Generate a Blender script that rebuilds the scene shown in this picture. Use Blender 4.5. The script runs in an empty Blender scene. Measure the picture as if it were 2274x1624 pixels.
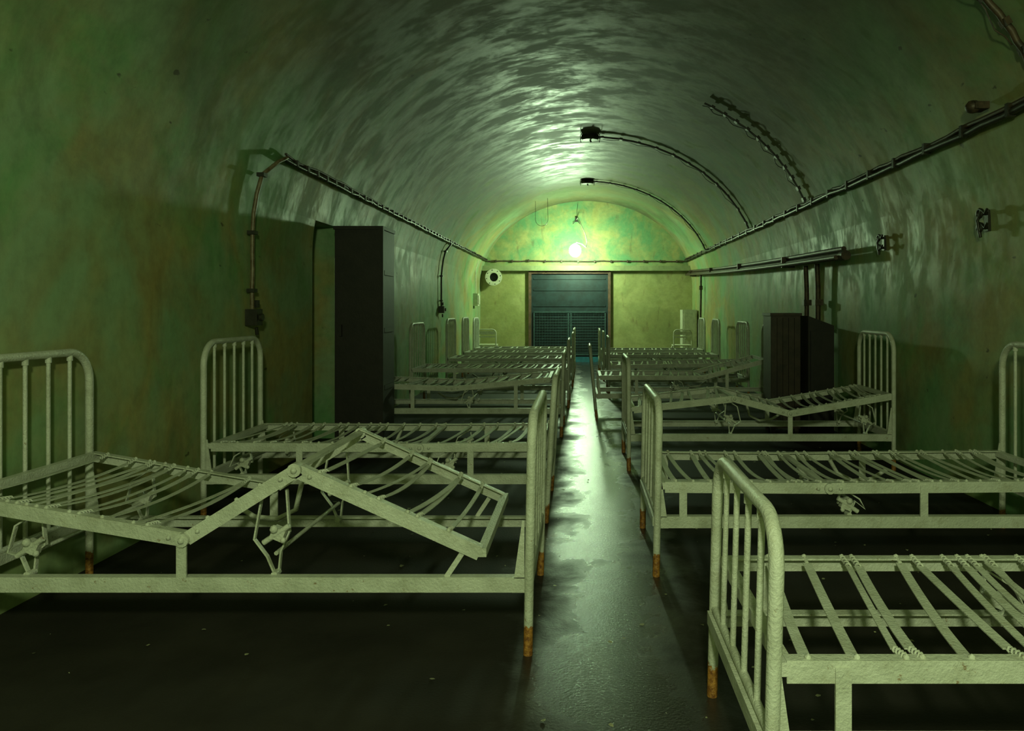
import bpy, math, random
from mathutils import Vector, Matrix
F=1700.0; H=1.19
scene=bpy.context.scene
try:
    scene.view_settings.view_transform='Standard'
    scene.view_settings.look='None'
except Exception: pass

# ------------------------------------------------------------------ materials
def newmat(name):
    m=bpy.data.materials.new(name); m.use_nodes=True
    nt=m.node_tree; b=nt.nodes['Principled BSDF']
    return m,nt,b
def N(nt,t,**k):
    n=nt.nodes.new(t)
    for a,v in k.items(): setattr(n,a,v)
    return n
def noise(nt,vec,scale,detail=4,rough=.6,dist=0):
    n=N(nt,'ShaderNodeTexNoise'); n.inputs['Scale'].default_value=scale
    n.inputs['Detail'].default_value=detail; n.inputs['Roughness'].default_value=rough
    n.inputs['Distortion'].default_value=dist
    nt.links.new(vec,n.inputs['Vector']); return n.outputs['Fac']
def ramp(nt,fac,stops,interp='LINEAR'):
    r=N(nt,'ShaderNodeValToRGB'); cr=r.color_ramp; cr.interpolation=interp
    while len(cr.elements)<len(stops): cr.elements.new(.5)
    for e,(p,c) in zip(cr.elements,stops):
        e.position=p; e.color=(c[0],c[1],c[2],1) if isinstance(c,(tuple,list)) else (c,c,c,1)
    nt.links.new(fac,r.inputs['Fac']); return r.outputs['Color']
def mix(nt,fac,a,b,mode='MIX'):
    m=N(nt,'ShaderNodeMix',data_type='RGBA',blend_type=mode)
    for s,v in ((0,fac),(6,a),(7,b)):
        if isinstance(v,(int,float)): m.inputs[s].default_value=v
        elif isinstance(v,tuple): m.inputs[s].default_value=(*v,1)
        else: nt.links.new(v,m.inputs[s])
    return m.outputs[2]
def mapping(nt,vec,scale,loc=(0,0,0)):
    m=N(nt,'ShaderNodeMapping'); m.inputs['Scale'].default_value=scale; m.inputs['Location'].default_value=loc
    nt.links.new(vec,m.inputs['Vector']); return m.outputs['Vector']
def bump(nt,h,strength,dist,normal=None):
    b=N(nt,'ShaderNodeBump'); b.inputs['Strength'].default_value=strength; b.inputs['Distance'].default_value=dist
    nt.links.new(h,b.inputs['Height'])
    if normal is not None: nt.links.new(normal,b.inputs['Normal'])
    return b.outputs['Normal']
def pos(nt): return N(nt,'ShaderNodeNewGeometry').outputs['Position']
def N_div(nt,x,d):
    n=N(nt,'ShaderNodeMath',operation='DIVIDE'); nt.links.new(x,n.inputs[0]); n.inputs[1].default_value=d; return n.outputs[0]

def wall_material():
    m,nt,b=newmat('damp_green_plaster'); L=nt.links
    P=pos(nt); uv=N(nt,'ShaderNodeUVMap').outputs['UV']
    big=noise(nt,P,.55,5,.5,.5)
    col=ramp(nt,big,[(.34,(.22,.38,.20)),(.46,(.30,.43,.24)),(.53,(.40,.37,.15)),(.60,(.28,.40,.22)),(.7,(.20,.38,.19))])
    patch=ramp(nt,noise(nt,mapping(nt,P,(1,1,1),(7,3,1)),.8,6,.6,.8),[(.44,0.),(.64,.8)])
    col=mix(nt,patch,col,(.33,.25,.09))
    gp=ramp(nt,noise(nt,mapping(nt,P,(1,1,1),(2,9,4)),.9,6,.65,.5),[(.50,0.),(.66,.75)])
    col=mix(nt,gp,col,(.14,.37,.13))
    damp=ramp(nt,noise(nt,mapping(nt,P,(1,.7,.7),(12,5,8)),1.3,7,.68,.6),[(.52,0.),(.70,.5)])
    col=mix(nt,damp,col,(.12,.12,.055))
    st=noise(nt,mapping(nt,uv,(1.6,5,1)),1.6,6,.65)     # brush streaks round the arch
    col=mix(nt,.3,col,ramp(nt,st,[(.3,.6),(.5,1.),(.7,1.2)]),'MULTIPLY')
    fine=noise(nt,P,14,6,.7)
    col=mix(nt,.4,col,ramp(nt,fine,[(.3,.6),(.6,1.1)]),'MULTIPLY')
    # brown grime with painted-in shade, dimming the vault towards its crown
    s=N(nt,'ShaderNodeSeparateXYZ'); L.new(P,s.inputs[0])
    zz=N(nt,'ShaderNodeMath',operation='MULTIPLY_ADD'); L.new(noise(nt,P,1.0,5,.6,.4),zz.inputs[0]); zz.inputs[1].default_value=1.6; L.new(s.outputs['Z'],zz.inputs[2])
    grime_shade=ramp(nt,N_div(nt,zz.outputs[0],5.),[(.60,0.),(.82,.84)])
    col=mix(nt,grime_shade,col,(.075,.068,.038))
    spots=ramp(nt,noise(nt,mapping(nt,P,(1,1,1.8)),7,3,.5),[(.72,0.),(.76,.75)])
    col=mix(nt,spots,col,(.05,.04,.025))
    L.new(col,b.inputs['Base Color'])
    L.new(ramp(nt,noise(nt,mapping(nt,uv,(1.3,2.2,1)),1.6,9,.75,.2),[(.38,.30),(.55,.58)]),b.inputs['Roughness'])
    n1=bump(nt,noise(nt,mapping(nt,uv,(1.0,2.6,1)),1.7,9,.7,.2),.25,.007)
    n3=bump(nt,fine,.25,.0025,n1)
    L.new(n3,b.inputs['Normal']); b.inputs['Specular IOR Level'].default_value=.15
    return m
def endwall_material():
    m,nt,b=newmat('mouldy_end_plaster'); L=nt.links; P=pos(nt)
    col=ramp(nt,noise(nt,P,1.2,6,.6,.4),[(.38,(.28,.28,.09)),(.5,(.36,.35,.135)),(.6,(.27,.27,.095))])
    z=N(nt,'ShaderNodeSeparateXYZ'); L.new(P,z.inputs[0])
    zr=N(nt,'ShaderNodeMapRange'); L.new(z.outputs['Z'],zr.inputs[0]); zr.inputs[1].default_value=1.9; zr.inputs[2].default_value=2.3; zr.inputs[3].default_value=.12; zr.inputs[4].default_value=1
    g=ramp(nt,noise(nt,mapping(nt,P,(1,1,1),(3,2,5)),1.9,8,.7,.6),[(.38,0.),(.60,.9)])
    gm=N(nt,'ShaderNodeMath',operation='MULTIPLY'); L.new(g,gm.inputs[0]); L.new(zr.outputs[0],gm.inputs[1])
    col=mix(nt,gm.outputs[0],col,(.10,.27,.12))
    br=ramp(nt,noise(nt,mapping(nt,P,(3,1,.8),(1,2,5)),2.2,6,.6),[(.60,0.),(.72,.7)])
    col=mix(nt,br,col,(.13,.085,.03))
    col=mix(nt,.5,col,ramp(nt,noise(nt,P,12,6,.7),[(.3,.7),(.6,1.1)]),'MULTIPLY')
    L.new(col,b.inputs['Base Color']); b.inputs['Roughness'].default_value=.6
    L.new(bump(nt,noise(nt,P,20,5,.6),.3,.01),b.inputs['Normal'])
    return m
def floor_material():
    m,nt,b=newmat('wet_black_floor'); L=nt.links; P=pos(nt)
    s=N(nt,'ShaderNodeSeparateXYZ'); L.new(P,s.inputs[0])
    a=N(nt,'ShaderNodeMath',operation='SUBTRACT'); L.new(s.outputs['X'],a.inputs[0]); a.inputs[1].default_value=.12
    ab=N(nt,'ShaderNodeMath',operation='ABSOLUTE'); L.new(a.outputs[0],ab.inputs[0])
    nz=noise(nt,P,2.2,7,.65,.3)
    ad=N(nt,'ShaderNodeMath',operation='MULTIPLY_ADD'); L.new(nz,ad.inputs[0]); ad.inputs[1].default_value=.9; L.new(ab.outputs[0],ad.inputs[2])
    wet=ramp(nt,ad.outputs[0],[(.58,1.),(.84,0.)])
    col=ramp(nt,noise(nt,P,3,6,.6),[(.3,(.015,.0125,.0110)),(.7,(.030,.026,.022))])
    L.new(col,b.inputs['Base Color'])
    r=N(nt,'ShaderNodeMapRange'); L.new(wet,r.inputs[0]); r.inputs[3].default_value=.6; r.inputs[4].default_value=.17
    rn=N(nt,'ShaderNodeMath',operation='MULTIPLY_ADD'); L.new(noise(nt,P,6,6,.65),rn.inputs[0]); rn.inputs[1].default_value=.12; L.new(r.outputs[0],rn.inputs[2])
    L.new(rn.outputs[0],b.inputs['Roughness'])
    n1=bump(nt,noise(nt,P,4,4,.5),.18,.006)
    n2=bump(nt,noise(nt,P,95,4,.65),.5,.0028,n1); L.new(n2,b.inputs['Normal'])
    sp=N(nt,'ShaderNodeMapRange'); L.new(wet,sp.inputs[0]); sp.inputs[3].default_value=.25; sp.inputs[4].default_value=.85
    L.new(sp.outputs[0],b.inputs['Specular IOR Level'])
    return m
def bed_material():
    m,nt,b=newmat('chipped_white_enamel'); L=nt.links; P=pos(nt)
    s=N(nt,'ShaderNodeSeparateXYZ'); L.new(P,s.inputs[0])
    base=ramp(nt,noise(nt,P,9,5,.65),[(.3,(.46,.47,.39)),(.6,(.64,.65,.57))])
    grime=ramp(nt,noise(nt,mapping(nt,P,(1,1,1),(4,4,4)),16,6,.7),[(.54,0.),(.70,.4)])
    col=mix(nt,grime,base,(.34,.31,.19))
    r1=ramp(nt,noise(nt,P,30,5,.7),[(.65,0.),(.70,.85)])
    col=mix(nt,r1,col,(.26,.16,.07))
    zr=N(nt,'ShaderNodeMapRange'); L.new(s.outputs['Z'],zr.inputs[0]); zr.inputs[1].default_value=.06; zr.inputs[2].default_value=.14; zr.inputs[3].default_value=1; zr.inputs[4].default_value=0
    nn=N(nt,'ShaderNodeMath',operation='MULTIPLY_ADD'); L.new(noise(nt,P,28,4,.7),nn.inputs[0]); nn.inputs[1].default_value=1.2; nn.inputs[2].default_value=-.65
    ad=N(nt,'ShaderNodeMath',operation='ADD'); L.new(nn.outputs[0],ad.inputs[0]); L.new(zr.outputs[0],ad.inputs[1])
    foot=ramp(nt,ad.outputs[0],[(.42,0.),(.5,1.)])
    rust=ramp(nt,noise(nt,P,60,4,.7),[(.35,(.15,.05,.015)),(.65,(.52,.24,.05))])
    col=mix(nt,foot,col,rust)
    L.new(col,b.inputs['Base Color']); b.inputs['Roughness'].default_value=.32
    n1=bump(nt,noise(nt,P,110,4,.6),.7,.006); L.new(n1,b.inputs['Normal'])
    return m
def simple(name,c,rough=.5,metal=0,var=.4,scale=15,c2=None,bs=.3):
    m,nt,b=newmat(name); L=nt.links
    tc=N(nt,'ShaderNodeTexCoord').outputs['Object']
    c2=c2 or tuple(x*(1-var) for x in c)
    L.new(ramp(nt,noise(nt,tc,scale,5,.65),[(.35,c2),(.62,c)]),b.inputs['Base Color'])
    b.inputs['Roughness'].default_value=rough; b.inputs['Metallic'].default_value=metal
    L.new(bump(nt,noise(nt,tc,scale*3,4,.6),bs,.004),b.inputs['Normal'])
    return m
def emis(name,c,s):
    m,nt,b=newmat(name)
    b.inputs['Emission Color'].default_value=(*c,1); b.inputs['Emission Strength'].default_value=s
    b.inputs['Base Color'].default_value=(.8,.8,.8,1); return m
WALL=wall_material(); ENDW=endwall_material(); FLOOR=floor_material(); BED=bed_material()
RUSTP=simple('rusty_conduit',(.10,.065,.04),.5,.2,c2=(.03,.025,.018),scale=18)
DARKP=simple('black_cable',(.03,.028,.02),.4,0)
TANP=simple('tan_painted_pipe',(.24,.19,.12),.4,0,c2=(.10,.06,.03),scale=14)
WOOD=simple('blackened_wood',(.016,.013,.011),.6,0,c2=(.008,.007,.006),scale=8)
WOODB=simple('brown_wood',(.05,.032,.02),.5,0,c2=(.016,.012,.008),scale=8)
GREENB=simple('beam_paint',(.26,.30,.14),.5,0,var=.3,scale=6)
STEELB=simple('blue_steel',(.014,.034,.038),.5,.2,c2=(.008,.017,.018),scale=6)
RUSTF=simple('rusty_frame',(.13,.065,.035),.6,0,c2=(.05,.03,.018),scale=9)
MESH=simple('gate_bars',(.045,.09,.09),.5,.3)
BLUEP=simple('teal_sill',(.02,.16,.22),.4)
CREAM=simple('cream_enamel',(.62,.62,.46),.4,0,var=.25)
BLACK=simple('dark_cavity',(.01,.01,.01),.7)
DEBR=simple('paint_flake',(.36,.36,.22),.6)

# ------------------------------------------------------------------ mesh builder
class MB:
    def __init__(s): s.v=[]; s.f=[]; s.m=[]; s.sm=[]
    def add(s,vs,fs,mat=0,smooth=False):
        o=len(s.v); s.v+= [Vector(v) for v in vs]
        for f in fs: s.f.append([i+o for i in f]); s.m.append(mat); s.sm.append(smooth)
    def box(s,c,sz,mat=0,rot=None):
        c=Vector(c); hx,hy,hz=[q/2 for q in sz]
        vs=[Vector((x,y,z)) for x in(-hx,hx) for y in(-hy,hy) for z in(-hz,hz)]
        if rot is not None: vs=[rot@v for v in vs]
        s.add([v+c for v in vs],[(0,1,3,2),(4,6,7,5),(0,4,5,1),(2,3,7,6),(0,2,6,4),(1,5,7,3)],mat)
    def bbox(s,x0,x1,y0,y1,z0,z1,mat=0): s.box(((x0+x1)/2,(y0+y1)/2,(z0+z1)/2),(abs(x1-x0),abs(y1-y0),abs(z1-z0)),mat)
    def beam(s,p0,p1,w,h,up=(0,0,1),mat=0,o=(0,0)):
        p0=Vector(p0);p1=Vector(p1); d=(p1-p0).normalized(); up=Vector(up)
        a=d.cross(up).normalized(); b=a.cross(d).normalized()
        vs=[]
        for p in(p0,p1):
            for i,j in((-1,-1),(1,-1),(1,1),(-1,1)): vs.append(p+a*(w/2*i+o[0])+b*(h/2*j+o[1]))
        s.add(vs,[(0,1,2,3),(7,6,5,4),(0,4,5,1),(1,5,6,2),(2,6,7,3),(3,7,4,0)],mat)
    def tube(s,path,r,seg=10,mat=0,closed=False,caps=True):
        P=[Vector(p) for p in path]; n=len(P); vs=[]; fs=[]
        prev=None
        for i,p in enumerate(P):
            if closed: t=(P[(i+1)%n]-P[i-1])
            else: t=P[min(i+1,n-1)]-P[max(i-1,0)]
            t.normalize()
            if prev is None:
                a=t.orthogonal().normalized()
            else:
                a=(prev-t*prev.dot(t)).normalized()
            prev=a; b=t.cross(a)
            rr=r[i] if isinstance(r,(list,tuple)) else r
            for k in range(seg):
                an=2*math.pi*k/seg; vs.append(p+(a*math.cos(an)+b*math.sin(an))*rr)
        m=n if closed else n-1
        for i in range(m):
            j=(i+1)%n
            for k in range(seg):
                l=(k+1)%seg; fs.append((i*seg+k,i*seg+l,j*seg+l,j*seg+k))
        s.add(vs,fs,mat,True)
        if caps and not closed:
            s.add(vs[:seg],[tuple(range(seg-1,-1,-1))],mat); s.add(vs[-seg:],[tuple(range(seg))],mat)
    def ball(s,c,r,mat=0,seg=12,sc=(1,1,1)):
        vs=[];fs=[];c=Vector(c);R=seg//2
        for i in range(R+1):
            th=math.pi*i/R
            for k in range(seg):
                ph=2*math.pi*k/seg; vs.append(c+Vector((math.sin(th)*math.cos(ph)*sc[0],math.sin(th)*math.sin(ph)*sc[1],math.cos(th)*sc[2]))*r)
        for i in range(R):
            for k in range(seg):
                l=(k+1)%seg; fs.append((i*seg+k,(i+1)*seg+k,(i+1)*seg+l,i*seg+l))
        s.add(vs,fs,mat,True)
    def ribbon(s,path,w,th,wd=(1,0,0),mat=0):
        P=[Vector(p) for p in path]; vs=[];fs=[]; n=len(P)
        for i,p in enumerate(P):
            t=(P[min(i+1,n-1)]-P[max(i-1,0)]).normalized()
            a=Vector(wd); a=(a-t*a.dot(t)).normalized(); b=t.cross(a)
            vs+=[p-a*w/2-b*th/2,p+a*w/2-b*th/2,p+a*w/2+b*th/2,p-a*w/2+b*th/2]
        for i in range(n-1):
            for k in range(4):
                l=(k+1)%4; fs.append((4*i+k,4*i+l,4*i+4+l,4*i+4+k))
        fs+=[(3,2,1,0),(4*n-4,4*n-3,4*n-2,4*n-1)]
        s.add(vs,fs,mat)
    def obj(s,name,mats,origin=None):
        if origin is None:
            xs=[v.x for v in s.v]; ys=[v.y for v in s.v]; zs=[v.z for v in s.v]
            origin=Vector(((min(xs)+max(xs))/2,(min(ys)+max(ys))/2,min(zs)))
        me=bpy.data.meshes.new(name); me.from_pydata([v-origin for v in s.v],[],s.f)
        for m in mats: me.materials.append(m)
        me.polygons.foreach_set('material_index',s.m); me.polygons.foreach_set('use_smooth',s.sm); me.update()
        import bmesh
        bm=bmesh.new(); bm.from_mesh(me); bmesh.ops.recalc_face_normals(bm,faces=bm.faces); bm.to_mesh(me); bm.free()
        o=bpy.data.objects.new(name,me); o.location=origin; scene.collection.objects.link(o); return o

# ------------------------------------------------------------------ tunnel shell
CX=.10; RX=2.36; RZ=1.94; ZC=1.64; Y0=-3.2; Y1=17.05
def sec(t): return (CX+RX*math.cos(t), ZC+RZ*math.sin(t))   # t=0 right springing, pi left
T0=.15
def grid_obj(name,pts,ylist,svals,mat,skip=None,extra=None):
    me=bpy.data.meshes.new(name); vs=[];fs=[];uvs=[]
    n=len(pts)
    for y in ylist:
        for (x,z),sv in zip(pts,svals): vs.append((x,y,z)); uvs.append((sv,y))
    for j in range(len(ylist)-1):
        for i in range(n-1):
            if skip and skip(ylist[j],ylist[j+1]): continue
            fs.append((j*n+i,j*n+i+1,(j+1)*n+i+1,(j+1)*n+i))
    if extra:
        for q,quv in extra:
            o=len(vs); vs+=q; uvs+=quv; fs.append(tuple(range(o,o+len(q))))
    me.from_pydata(vs,[],fs); me.materials.append(mat)
    ul=me.uv_layers.new(name='UVMap')
    for l in me.loops: ul.data[l.index].uv=uvs[l.vertex_index]
    ne=len(extra) if extra else 0
    for k,p in enumerate(me.polygons): p.use_smooth = k < len(me.polygons)-ne
    o=bpy.data.objects.new(name,me); scene.collection.objects.link(o); return o
ys=[Y0+i*(Y1-Y0)/40 for i in range(41)]
def wall_pts(side):
    p=[(CX+RX*side,0.0),(CX+RX*side,.5),(CX+RX*side,1.0),(CX+RX*side,1.4)]
    for i in range(4):
        t=T0*i/3; x,z=sec(t); p.append((CX+(x-CX)*side,z))
    return p
def arcl(p):
    s=[0]
    for a,b in zip(p,p[1:]): s.append(s[-1]+math.hypot(b[0]-a[0],b[1]-a[1]))
    return s
pr=wall_pts(1); sr=arcl(pr)
pc=[sec(T0+(math.pi-2*T0)*i/64) for i in range(65)]
sc_=[sr[-1]+s for s in arcl(pc)]
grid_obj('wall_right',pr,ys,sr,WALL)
NA,NB=6.42,7.0; ND=.30
yl=sorted([y for y in ys if y<NA-.1 or y>NB+.1]+[NA,NB])
pl=wall_pts(-1)
xb=CX-RX-ND
SL=sc_[-1]+arcl(pl)[-1]
ex=[]
zt=pl[-1][1]; xt=pl[-1][0]
def q(vs): return (vs,[(SL-v[2]+(v[0]-xt)*.5,v[1]+(v[0]-xt)) for v in vs])
ex.append(q([(xb,NA,0),(xb,NB,0),(xb,NB,zt),(xb,NA,zt)]))
for y in(NA,NB): ex.append(q([(xb,y,0)]+[(x,y,z) for x,z in pl]+[(xb,y,zt)]))
ex.append(q([(xb,NA,zt),(xb,NB,zt),(xt,NB,zt),(xt,NA,zt)]))
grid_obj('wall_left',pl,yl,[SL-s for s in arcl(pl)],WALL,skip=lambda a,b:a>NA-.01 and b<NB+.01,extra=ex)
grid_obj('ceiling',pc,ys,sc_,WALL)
mb=MB(); mb.bbox(CX-RX-.5,CX+RX+.3,Y0-.1,Y1+.2,-.12,0); mb.obj('floor',[FLOOR],Vector((0,0,0)))
def endwall(name,y,th,mat):
    mb=MB(); ring=[(CX-RX-.2,0)]+[(CX+(RX+.2)*math.cos(math.pi-math.pi*i/48),ZC+(RZ+.2)*math.sin(math.pi*i/48)) for i in range(49)]+[(CX+RX+.2,0)]
    n=len(ring)
    vs=[(x,y,z) for x,z in ring]+[(x,y+th,z) for x,z in ring]
    mb.add(vs,[tuple(range(n)),tuple(range(2*n-1,n-1,-1))]+[(i,(i+1)%n,n+(i+1)%n,n+i) for i in range(n)])
    return mb.obj(name,[mat])
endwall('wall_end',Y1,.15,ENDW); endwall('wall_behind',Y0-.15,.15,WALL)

def W(px,py,Y):   # measured photo point at a known depth -> metres
    return Vector(((px-1292)*Y/F, Y, H+(685-py)*Y/F))

# ------------------------------------------------------------------ end wall: beam, door
mb=MB(); mb.bbox(CX-RX+.04,CX+RX-.04,Y1-.18,Y1,2.02,2.13); mb.obj('trim_beam',[GREENB])
mb=MB()
dx0,dx1,dz=-1.12,.58,2.0
y=Y1
mb.bbox(dx0,dx1,y-.02,y-.005,.03,dz,0)
for x in(dx0-.03,dx1+.03): mb.bbox(x-.03,x+.03,y-.09,y-.004,0,dz+.015,1)
mb.bbox(dx0,dx1,y-.08,y-.005,dz-.04,dz+.015,1)
mb.bbox(dx0,dx1,y-.10,y-.005,0,.11,2)
mb.bbox(dx0+.05,dx1-.05,y-.06,y-.035,1.09,1.125,3)
mb.bbox(dx0+.05,dx1-.05,y-.06,y-.035,.15,.18,3)
mid=(dx0+dx1)/2
for x in(dx0+.06,mid-.03,mid+.03,dx1-.06): mb.bbox(x-.015,x+.015,y-.06,y-.03,.11,1.1,3)
k=dx0+.12
while k<dx1-.08: mb.bbox(k-.0025,k+.0025,y-.05,y-.04,.15,1.1,3); k+=.06
zz=.22
while zz<1.08: mb.bbox(dx0+.06,dx1-.06,y-.05,y-.04,zz-.0025,zz+.0025,3); zz+=.06
for z in (1.25,1.6,1.85): mb.bbox(dx0+.05,dx1-.05,y-.035,y-.02,z-.02,z+.02,0)
mb.obj('door_1',[STEELB,RUSTF,BLUEP,MESH])

mb=MB(); c=W(1097,616,Y1-.12)
def disk_ring(mb,c,r0,r1,y0,y1,mat,seg=28):
    vs=[]
    for (r,yy) in((r0,y0),(r1,y0),(r1,y1),(r0,y1)):
        for k in range(seg):
            a=2*math.pi*k/seg; vs.append((c[0]+r*math.cos(a),yy,c[2]+r*math.sin(a)))
    fs=[]
    for s_ in range(4):
        for k in range(seg):
            l=(k+1)%seg; t=(s_+1)%4; fs.append((s_*seg+k,s_*seg+l,t*seg+l,t*seg+k))
    mb.add(vs,fs,mat)
disk_ring(mb,c,.10,.185,Y1-.20,Y1-.17,0); disk_ring(mb,c,.095,.13,Y1-.18,Y1,0); disk_ring(mb,c,.002,.1,Y1-.10,Y1-.08,1)
for k in range(8):
    a=k*math.pi/4+.2; mb.ball((c[0]+.155*math.cos(a),Y1-.2,c[2]+.155*math.sin(a)),.012,1,6)
mb.obj('vent_flange',[CREAM,BLACK])
mb=MB(); x=CX-RX; mb.bbox(x,x+.10,15.9,16.15,1.24,1.5); mb.bbox(x+.1,x+.12,15.93,16.12,1.28,1.46); mb.tube([(x+.04,16.0,1.5),(x+.04,16.0,2.0),(x+.1,16.0,2.2)],.012,6,0)
mb.obj('meter_box',[CREAM])
mb=MB(); mb.bbox(2.12,2.42,16.1,16.5,0.0,1.16); mb.bbox(2.15,2.39,16.085,16.1,.05,1.1); mb.bbox(2.17,2.19,16.07,16.085,.55,.65)
mb.obj('white_locker',[CREAM])

# ------------------------------------------------------------------ conduits
random.seed(3)
PZ=2.24
def wallx(z,side,off=.05):
    if z<=ZC: return CX+side*(RX-off)
    return CX+side*((RX)*math.sqrt(max(0,1-((z-ZC)/RZ)**2))-off)
def run(name,x,y0,y1,z,mats,clip=.45,r=.016,two=True):
    mb=MB(); path=[];path2=[]; yy=y0
    while yy<y1:
        path.append((x+random.uniform(-.006,.006),yy,z+random.uniform(-.009,.009)))
        path2.append((x+random.uniform(-.012,.012),yy,z+.035+random.uniform(-.012,.012))); yy+=.22
    path.append((x,y1,z)); path2.append((x,y1,z+.03))
    mb.tube(path,r,8,0)
    if two: mb.tube(path2,r*.7,6,1)
    yy=y0+.2; sd=1 if x>0 else -1
    k=r/.022
    while yy<y1:
        mb.box((x,yy,z+.012),(.05*k,.03,.08*k),0); mb.box((x+sd*.035,yy,z+.015),(.06,.02,.03*k),0); yy+=clip
    mb.obj(name,mats)
run('cable_conduit',wallx(PZ,1),-3.1,Y1-.02,PZ,[DARKP,RUSTP],.5,.02)
run('cable_conduit',wallx(PZ,-1),5.42,Y1-.02,PZ,[DARKP,RUSTP],.22,.013)
mb=MB(); path=[(wallx(PZ,-1)+.0+(wallx(PZ,1)-wallx(PZ,-1))*i/24,Y1-.04,PZ+random.uniform(-.01,.01)) for i in range(25)]
mb.tube(path,.014,8,0)
for i in range(1,24,2): mb.box(path[i],(.03,.05,.06),0)
mb.obj('cable_conduit',[RUSTP])
def drop(name,Y,zend,r,mat,box=True):
    mb=MB(); path=[]
    z=PZ+.02
    path.append((wallx(PZ,-1),Y+.28,z)); path.append((wallx(PZ,-1)-.0,Y+.12,z-.06))
    zz=PZ-.15
    while zz>zend:
        path.append((wallx(zz,-1,.04),Y+random.uniform(-.008,.008),zz)); zz-=.13
    path.append((wallx(zend,-1,.04),Y,zend))
    mb.tube(path,r,8,0)
    for p in path[2::3]: mb.box(p,(.05,.06,.025),1)
    if box:
        mb.box((wallx(zend,-1,.05),Y,zend-.03),(.08,.09,.11),1); mb.tube([(wallx(zend,-1,.1),Y-.02,zend-.03),(wallx(zend,-1,.12),Y-.02,zend-.03)],.025,10,1)
        mb.box((wallx(zend,-1,.05),Y+.03,zend+.06),(.04,.03,.05),1)
        mb.tube([(wallx(zend,-1,.05),Y+.04,zend-.1),(wallx(zend,-1,.05),Y+.05,zend-.15)],.012,6,1)
    mb.obj(name,[mat,DARKP])
drop('switch_conduit',5.16,1.16,.014,TANP); drop('switch_conduit',12.1,1.2,.014,DARKP)
def arch(Y,t_end,lamp=True,mat=DARKP,r=.013):
    mb=MB(); t_start=math.asin((PZ-ZC)/RZ)
    path=[];n=34
    for i in range(n+1):
        t=t_start+(t_end-t_start)*i/n
        path.append((CX+(RX-.035)*math.cos(t),Y+random.uniform(-.008,.008),ZC+(RZ-.035)*math.sin(t)+0))
    mb.tube(path,r,8,0)
    for i in range(2,n,3): mb.box(path[i],(.04,.06,.03),0,Matrix.Rotation(-(t_start+(t_end-t_start)*i/n)+math.pi/2,3,'Y'))
    path2=[(p[0]-.03*math.sin(i*.7)**2,p[1]+.04,p[2]-.02*math.sin(i*.7)**2-.005) for i,p in enumerate(path[6:])]
    mb.tube(path2,.004,5,0)
    mb.obj('arch_conduit',[mat])
    if lamp:
        mb=MB(); x=CX+(RX)*math.cos(t_end); z=ZC+RZ*math.sin(t_end)-.05
        vs=[]
        for zz,rr in((z+.04,.12),(z,.135),(z-.03,.11)):
            for k in range(8):
                a=2*math.pi*(k+.5)/8; vs.append((x+rr*math.cos(a),Y+rr*math.sin(a)*.8,zz))
        fs=[tuple(range(8)),tuple(range(23,15,-1))]+[(s_*8+k,s_*8+(k+1)%8,s_*8+8+(k+1)%8,s_*8+8+k) for s_ in(0,1) for k in range(8)]
        mb.add(vs,fs,0)
        for a,b in((-1,-1),(1,-1),(1,1),(-1,1)):
            mb.tube([(x+a*.11,Y+b*.09,z+.05),(x+a*.135,Y+b*.10,z),(x+a*.125,Y+b*.10,z-.045)],.005,6,0)
        mb.tube([(x,Y,z-.03),(x+.015,Y,z-.06)],.012,8,0)
        mb.obj('ceiling_lamp_base',[DARKP])
arch(10.5,1.565); arch(14.2,1.57); arch(7.85,1.05,False,DARKP,.010)
arch(3.8,1.25,False,RUSTP,.018)
# pendant bulb: glass is the light source
B=Vector((-.14,15.9,2.39))
mb=MB(); tip=W(1280,488,Y1-.03)
mb.tube([tip,tip+Vector((.04,-.15,.03)),W(1291,500,16.6),W(1300,520,16.3),W(1304,538,16.1),W(1301,549,15.95),B+Vector((.14,.0,.14)),B+Vector((.03,0,.17)),B+Vector((0,0,.14))],.009,6,1)
mb.tube([B+Vector((0,0,.15)),B+Vector((0,0,.07))],.022,10,1)
mb.box(tip,(.06,.04,.10),0); mb.tube([tip+Vector((0,0,.05)),tip+Vector((.03,0,.35))],.004,5,0)
for a in (-1,1): mb.tube([tip,tip+Vector((a*.08,-.04,-.10))],.007,5,0)
par=mb.obj('hanging_bulb',[DARKP,CREAM])
mb=MB(); mb.ball(B,.125,0,20,(1,1,1.08)); g=mb.obj('bulb_glass',[emis('bulb_glow',(.68,1,.58),390)])
g.parent=par; g.matrix_parent_inverse=Matrix.Translation(-par.location)
def lamp(name,loc,power,col,rad):
    l=bpy.data.lights.new(name,'POINT'); l.energy=power; l.color=col; l.shadow_soft_size=rad
    o=bpy.data.objects.new(name,l); o.location=loc; scene.collection.objects.link(o); return o
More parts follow.
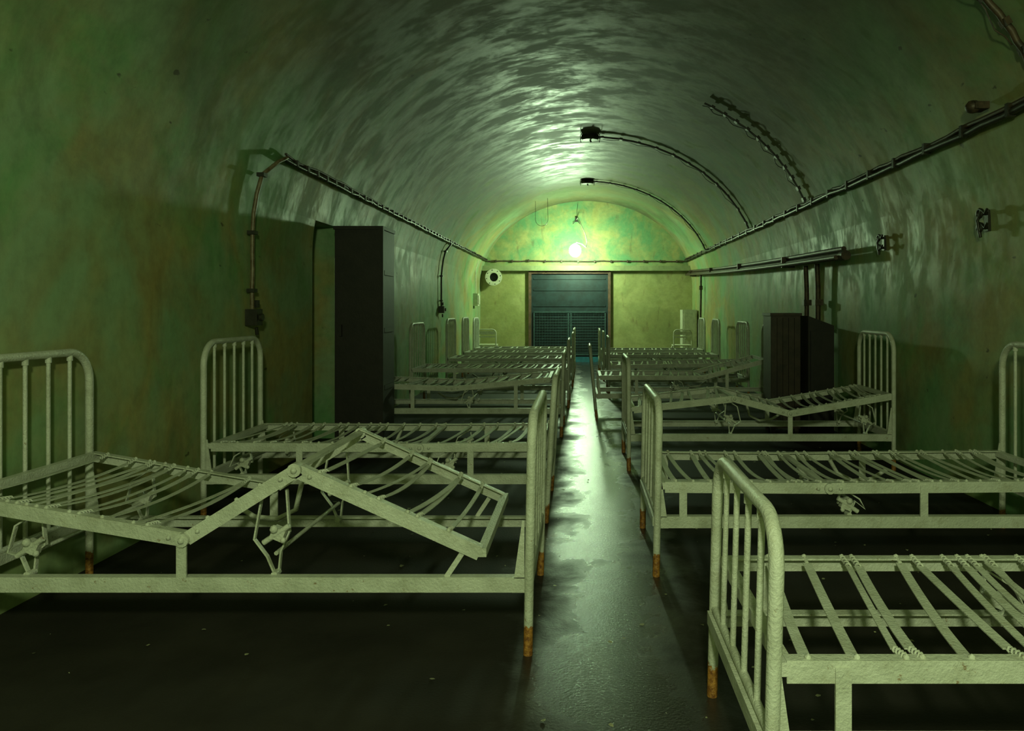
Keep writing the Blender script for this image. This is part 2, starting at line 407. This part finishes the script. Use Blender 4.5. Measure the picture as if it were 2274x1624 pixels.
# lamp behind the camera (same fittings further up the tunnel)
NL=(.05,-.8,2.2)
lamp('near_bulb_light',NL,235,(.82,1,.54),.12)
mb=MB(); mb.ball((NL[0],NL[1],NL[2]+.2),.05,0,14); mb.tube([(NL[0],NL[1],NL[2]+.24),(NL[0],NL[1],3.56)],.008,6,1); mb.obj('hanging_bulb',[CREAM,DARKP])
mb=MB(); pts=[]
for i in range(25):
    a=math.pi*i/24; pts.append(W(1203-14*math.cos(a),487+15*math.sin(a),14.6))
mb.tube([W(1189,447,14.6)]+pts+[W(1216,440,14.6)],.004,5,0); mb.obj('wire_loop',[DARKP])
mb=MB()
a=Vector((2.36,16.95,1.95)); b=Vector((2.33,6.85,1.66))
for dz_,dx_,r in((0,0,.045),(.09,.02,.03),(-.02,-.09,.026)):
    path=[a.lerp(b,i/16)+Vector((dx_*.6+random.uniform(-.006,.006),0,dz_*.7-.03*math.sin(math.pi*i/16))) for i in range(17)]
    mb.tube(path,r*.8,10,0)
for i in range(1,16,4):
    p=a.lerp(b,i/16); mb.box(p+Vector((.02,0,.0)),(.15,.025,.12),0)
mb.tube([b+Vector((0,.0,0)),b+Vector((0,-.10,.0))],[.045,.045],10,0)
mb.obj('heating_pipe',[RUSTP])
mb=MB()
for px in (1787,1812):
    Yp=(2.36)*F/(px-1292)
    mb.tube([(2.37,Yp,1.64),(2.38,Yp,1.4),(2.38,Yp,1.0)],.026,8,0); mb.box((2.38,Yp,1.25),(.08,.09,.06),0)
mb.obj('riser_pipe',[RUSTP])
mb=MB(); p=Vector((2.38,15.3,1.9)); mb.tube([p,p+Vector((0,0,-.5)),p+Vector((0,.05,-.9))],.02,8,0); mb.box(p+Vector((0,0,-.3)),(.06,.06,.08),0); mb.obj('riser_pipe',[RUSTP])
def hook(Y,z,sc=.7):
    mb=MB(); x=CX+RX
    for dz_ in(.05,-.05):
        mb.tube([(x,Y,z+dz_*sc),(x-.07*sc,Y,z+dz_*sc)],.013*sc,8,0)
        pts=[]
        for i in range(12):
            a=i*2*math.pi/12; pts.append((x-.07*sc,Y+.035*sc*math.cos(a),z+dz_*sc+.03*sc*math.sin(a)))
        mb.tube(pts,.010*sc,6,0,closed=True)
        mb.tube([(x-.07*sc,Y-.03*sc,z+dz_*sc+.02),(x-.08*sc,Y-.09*sc,z+dz_*sc-.01),(x-.08*sc,Y-.12*sc,z+dz_*sc+.015)],.010*sc,6,0)
    mb.tube([(x-.07*sc,Y-.02,z+.06*sc),(x-.08*sc,Y+.01,z),(x-.07*sc,Y-.01,z-.12*sc)],.012*sc,6,0)
    mb.box((x-.01,Y,z),(.02,.05*sc,.15*sc),0)
    mb.obj('wall_hook',[DARKP])
hook(4.62,1.72,.85); hook(6.2,1.72,.8)
mb=MB(); mb.ball((wallx(2.4,1,.06),4.33,2.33),.042,0,10,(1,1.1,.9)); mb.box((wallx(2.4,1,.03),4.33,2.33),(.08,.1,.04),0); mb.obj('insulator_knob',[RUSTP])

# ------------------------------------------------------------------ cabinets
mb=MB(); x0,x1,y0_,y1_,zt_=-2.13,-1.72,6.6,7.02,1.90
mb.bbox(x0,x1,y0_,y1_,.06,zt_); mb.bbox(x0-.01,x1+.01,y0_-.012,y1_,zt_-.03,zt_); mb.bbox(x0+.02,x1-.02,y0_-.015,y0_,.12,zt_-.06)
for x in (x0+.02,x1-.06):
    for yy in(y0_+.01,y1_-.05): mb.bbox(x,x+.04,yy,yy+.04,0,.06)
mb.bbox(x1-.03,x1+.012,y0_-.02,y0_+.02,.06,zt_-.03)
for z in (.5,1.0,1.5): mb.bbox(x1,x1+.008,y0_+.05,y1_-.04,z-.02,z+.02)
mb.bbox(x0+.05,x0+.07,y0_-.04,y0_-.015,.95,1.05)
mb.obj('tall_wooden_cabinet',[WOOD])
mb=MB(); lx0,lx1=1.79,2.07; mb.bbox(lx0,lx1,7.25,7.55,.05,1.13)
for i in range(5): mb.bbox(lx0+.004+i*.0545,lx0+.052+i*.0545,7.235,7.25,.08,1.10)
mb.bbox(lx0-.01,lx1+.01,7.23,7.56,1.12,1.145)
for x in(lx0+.01,lx1-.05): mb.bbox(x,x+.04,7.27,7.31,0,.05); mb.bbox(x,x+.04,7.49,7.53,0,.05)
mb.obj('wooden_locker',[WOODB])
mb=MB()
vs=[(2.10,7.1,0),(2.34,7.1,0),(2.4,7.55,0),(2.10,7.55,0),(2.10,7.1,1.12),(2.34,7.1,1.03),(2.4,7.55,1.03),(2.10,7.55,1.12)]
mb.add(vs,[(3,2,1,0),(4,5,6,7),(0,1,5,4),(1,2,6,5),(2,3,7,6),(3,0,4,7)])
mb.bbox(2.12,2.32,7.085,7.1,.06,.98)
mb.obj('distribution_cabinet',[WOOD])

# ------------------------------------------------------------------ beds
def arch_frame(mb,x,ya,yb,h,lean,r=.017,nb=4,zlow=.27,brad=.13,rb=.0085):
    def X(z): return x+lean*z/h
    path=[(x,ya,0),(X(.2),ya,.2),(X(h-brad),ya,h-brad)]
    for i in range(1,9):
        a=math.pi/2*i/8; z=h-brad+brad*math.sin(a); path.append((X(z),ya+brad*(1-math.cos(a)),z))
    for i in range(0,8):
        a=math.pi/2*i/8; z=h-brad+brad*math.cos(a); path.append((X(z),yb-brad*(1-math.sin(a)),z))
    path+=[(X(h-brad),yb,h-brad),(X(.2),yb,.2),(x,yb,0)]
    rr=[r*.95]*2+[r]*(len(path)-4)+[r*.95]*2
    mb.tube(path,rr,12,0)
    for k in range(nb):
        yy=ya+(yb-ya)*(k+1)/(nb+1)
        zt=h
        e=min(yy-ya,yb-yy)
        if e<brad: zt=h-brad+math.sqrt(max(0,brad**2-(brad-e)**2))
        mb.tube([(X(zlow),yy,zlow),(X((zlow+zt)/2),yy,(zlow+zt)/2),(X(zt),yy,zt)],rb,7,0)
        mb.tube([(X(zt-.035),yy,zt-.035),(X(zt),yy,zt)],rb*1.5,7,0)
    mb.tube([(X(zlow),ya,zlow),(X(zlow),yb,zlow)],.012,8,0)
def zat(prof,x):
    pr=sorted(prof)
    if x<=pr[0][0]: return pr[0][1]
    for a,b in zip(pr,pr[1:]):
        if x<=b[0]: return a[1]+(b[1]-a[1])*(x-a[0])/(b[0]-a[0])
    return pr[-1][1]
def ratchet(mb,x,y,zt,zb,sd):
    zm=(zt+zb)/2
    mb.ribbon([(x-sd*.03,y,zt),(x+sd*.05,y,zt-.05),(x+sd*.075,y,zm-.02),(x+sd*.03,y,zb+.09),(x+sd*.0,y,zb+.02)],.016,.006,(0,1,0))
    mb.ribbon([(x-sd*.03,y+.02,zt-.02),(x-sd*.04,y+.02,zm),(x-sd*.01,y+.02,zb+.1),(x,y+.02,zb+.0)],.016,.006,(0,1,0))
    mb.box((x-sd*.01,y,zm),(.045,.035,.04),0,Matrix.Rotation(.4,3,'Y'))
    mb.tube([(x-sd*.05,y-.01,zm+.03),(x+sd*.04,y-.01,zm-.03)],.010,8); mb.ball((x,y-.02,zm+.02),.015,0,8)
    mb.ball((x-sd*.03,y-.015,zm-.02),.011,0,8); mb.tube([(x,y-.02,zb+.03),(x,y+.02,zb+.03)],.012,8)
def bed(Yn,Yf,Xf,Xh,hf=.8,hh=1.0,prof=None,seed=0,leanf=0.,nf=4,nh=5,skew=.06,gap=.085,mech=None,posts=None,sag=.016,detail=True,strut=False):
    rnd=random.Random(seed); mb=MB(); sd=1 if Xh>Xf else -1
    arch_frame(mb,Xf,Yn,Yf,hf,leanf,nb=nf,brad=.11)
    arch_frame(mb,Xh,Yn,Yf,hh,0,nb=nh,brad=.13)
    if prof is None: prof=[(Xf+sd*.04,.43),(Xh-sd*.03,.43)]
    zb=.262
    for y,i in((Yn,1),(Yf,-1)):
        mb.beam((Xf,y,zb-.024),(Xh,y,zb-.024),.006,.048)
        mb.beam((Xf,y+i*.018,zb),(Xh,y+i*.018,zb),.036,.005)
        for X_,s_ in((Xf,sd),(Xh,-sd)):
            vs=[(X_+s_*.012,y,zb-.05),(X_+s_*.055,y,zb-.05),(X_+s_*.02,y,.46),(X_+s_*.012,y,.46)]
            vs2=[(v[0],v[1]+i*.006,v[2]) for v in vs]
            mb.add(vs+vs2,[(0,1,2,3),(7,6,5,4),(0,4,5,1),(1,5,6,2),(2,6,7,3),(3,7,4,0)])
    for X_ in(Xf,Xh): mb.beam((X_,Yn,zb-.02),(X_,Yf,zb-.02),.03,.04)
    pr=sorted(prof)
    for y,i in((Yn+.004,1),(Yf-.004,-1)):
        for a,b in zip(pr,pr[1:]):
            d=Vector((b[0]-a[0],0,b[1]-a[1])).normalized(); n=Vector((-d.z,0,d.x))
            p0=Vector((a[0],y,a[1])); p1=Vector((b[0],y,b[1]))
            mb.beam(p0-n*.022,p1-n*.022,.006,.046,up=n)
            mb.beam(p0+Vector((0,i*.016,0)),p1+Vector((0,i*.016,0)),.034,.005,up=n)
        for a in pr[1:-1]:
            mb.tube([(a[0],y-.018,a[1]-.02),(a[0],y+.018,a[1]-.02)],.024,12)
            mb.ball((a[0],y-i*.018,a[1]-.02),.012,0,8)
            for q_ in(-.05,.05): mb.ball((a[0]+q_,y-i*.006,zat(pr,a[0]+q_)-.022),.009,0,6)
    for a in pr: mb.beam((a[0],Yn,a[1]-.015),(a[0],Yf,a[1]-.015),.03,.03 if a in(pr[0],pr[-1]) else .012)
    if strut:
        for y in(Yn+.012,Yf-.012): mb.beam((pr[-1][0]-.07,y,pr[-1][1]-.02),(pr[-1][0]-.125,y,zb),.018,.006,up=(0,1,0))
    Ln=abs(Xh-Xf)
    posts=posts if posts is not None else [Xf+sd*.22*Ln,Xf+sd*.72*Ln]
    for X_ in posts:
        for y in(Yn,Yf): mb.beam((X_,y,zb-.02),(X_,y,zat(pr,X_)-.01),.034,.008,up=(0,1,0))
    for X_ in (mech if mech is not None else [Xf+sd*.45*Ln]):
        for y in(Yn+.05,Yf-.05): ratchet(mb,X_,y,zat(pr,X_)-.03,zb-.03,sd)
        mb.tube([(X_,Yn+.05,zb+.07),(X_,Yf-.05,zb+.07)],.008,6)
    X_=Xf+sd*.5*Ln
    for y in (Yf-.12,):
        mb.tube([(X_+sd*.30,y,zb+.08),(X_+sd*.22,y,zb+.03),(X_+sd*.12,y,zb+.02),(X_+sd*.04,y,zb+.06),(X_,y,zat(pr,X_)-.02)],.011,8)
    lo,hi=pr[0][0]+.05,pr[-1][0]-.05; x=lo
    while x<hi:
        near=any(abs(x-a[0])<.03 for a in pr[1:-1])
        if not near:
            sk=skew+rnd.uniform(-.035,.035); xa=x; xb=min(max(x+sk,lo-.02),hi+.02)
            w=rnd.choice([.018,.022,.026]); s_=sag*rnd.uniform(.1,1.6)
            y0,y1=Yn+.03,Yf-.03; e=.05 if rnd.random()<.6 else .02
            path=[];n=9
            for i in range(n+1):
                t=i/n; yy=y0+e+(y1-y0-2*e)*t; xx=xa+(xb-xa)*t
                path.append((xx,yy,zat(pr,xx)-.006-s_*4*t*(1-t)))
            mb.ribbon(path,w,.003)
            if detail:
                for (px_,ey,py) in((path[0],y0,1),(path[-1],y1,-1)):
                    p=Vector(px_); q_=Vector((p.x,ey-py*.012,zat(pr,p.x)+.003))
                    if e>.03:
                        hp=[]
                        for i in range(25):
                            t=i/24; c=p.lerp(q_,t); an=t*8*math.pi
                            hp.append(c+Vector((math.cos(an)*.007,0,math.sin(an)*.007)))
                        mb.tube(hp,.0032,5)
                        mb.ball(q_,.009,0,6)
                    else:
                        mb.tube([p,q_],.006,6); mb.ball(q_,.009,0,6)
        x+=gap*rnd.choice([.42,.6,1.,1.25,1.35])
    return mb.obj('metal_bed',[BED])
bed(2.63,3.42,-.185,-2.2,.82,1.0,[(-2.17,.55),(-1.37,.415),(-.985,.655),(-.343,.365)],1,.015,posts=[-1.375],mech=[-1.07,-1.93],nh=5,skew=.04,gap=.08,strut=True,sag=.013)
bed(4.25,5.0,-.2,-2.1,.80,1.0,[(-2.06,.44),(-.9,.435),(-.23,.44)],2,.05,mech=[-.75,-1.9],gap=.075)
bed(7.08,7.82,-.19,-2.1,.76,1.0,[(-2.07,.50),(-1.2,.465),(-.3,.55)],3,.02)
bed(9.15,9.95,-.16,-2.05,.80,1.0,[(-2.02,.47),(-.2,.47)],4,0,detail=False)
bed(11.6,12.4,-.14,-2.05,.80,1.02,None,5,0,detail=False,gap=.12)
bed(13.2,13.9,-.14,-2.06,.82,1.02,None,6,0,detail=False,gap=.12)
bed(14.55,15.25,-.14,-2.06,.8,1.0,None,7,0,detail=False,gap=.12)
bed(1.64,2.35,.40,2.33,.735,1.0,None,11,.02,skew=.08,nf=4,gap=.085,posts=[.56,1.9],mech=[1.25],sag=.010)
bed(3.40,4.15,.33,2.28,.775,1.0,[(.37,.415),(1.1,.41),(2.25,.42)],12,.015,posts=[.45,1.52],mech=[1.2],gap=.062,skew=.0)
bed(5.62,6.32,.345,2.29,.81,1.0,[(.38,.463),(1.12,.545),(1.53,.436),(2.27,.562)],13,0,posts=[1.53],mech=[1.1,2.1],gap=.085)
bed(8.28,8.98,.16,2.12,.77,1.0,[(.2,.46),(1.31,.458),(2.0,.643)],14,-.07,detail=False)
bed(10.1,10.85,.36,2.2,.8,1.0,[(.4,.44),(2.17,.47)],15,0,detail=False)
bed(12.5,13.2,.36,2.25,.8,1.0,None,16,0,detail=False,gap=.12)
bed(14.0,14.7,.33,2.25,.8,1.0,None,17,0,detail=False,gap=.12)
def chair(x,y):
    mb=MB(); w=.36; h=.76
    def loop(yy,hh_):
        p=[(x-w/2,yy,0),(x-w/2,yy,hh_-.07)]
        for i in range(1,6):
            a=math.pi/2*i/5; p.append((x-w/2+.07*(1-math.cos(a)),yy,hh_-.07+.07*math.sin(a)))
        for i in range(0,5):
            a=math.pi/2*i/5; p.append((x+w/2-.07*(1-math.sin(a)),yy,hh_-.07+.07*math.cos(a)))
        p+=[(x+w/2,yy,hh_-.07),(x+w/2,yy,0)]
        mb.tube(p,.014,8)
    loop(y,h); loop(y+.38,.44)
    mb.bbox(x-w/2,x+w/2,y,y+.4,.43,.455)
    mb.bbox(x-w/2,x+w/2,y-.008,y+.008,.6,.63)
    mb.bbox(x-w/2+.02,x+w/2-.02,y-.005,y+.005,.66,.73)
    mb.obj('metal_chair',[CREAM])
chair(-1.92,15.5); chair(2.02,15.3)
rnd=random.Random(9); mb=MB()
for i in range(300):
    x=rnd.uniform(-2.1,2.3); y=rnd.uniform(1.8,8); s_=rnd.uniform(.003,.012)*(1.7 if rnd.random()<.12 else 1)
    a=rnd.uniform(0,6.28); pts=[]
    for k in range(5):
        an=a+k*1.256; rr=s_*rnd.uniform(.5,1); pts.append((x+rr*math.cos(an),y+rr*math.sin(an),.002+rnd.uniform(0,.004)))
    mb.add(pts,[(0,1,2,3,4)])
mb.obj('floor_debris',[DEBR])

# world + camera
w=bpy.data.worlds.new('World'); scene.world=w; w.use_nodes=True
w.node_tree.nodes['Background'].inputs[0].default_value=(.01,.012,.01,1)
cam=bpy.data.cameras.new('camera'); co=bpy.data.objects.new('camera',cam); scene.collection.objects.link(co)
co.location=(0,0,H); co.rotation_euler=(math.pi/2,0,0)
cam.sensor_width=36; cam.lens=F/2274*36; cam.shift_x=-155/2274; cam.shift_y=-127/2274; cam.clip_start=.05
scene.camera=co
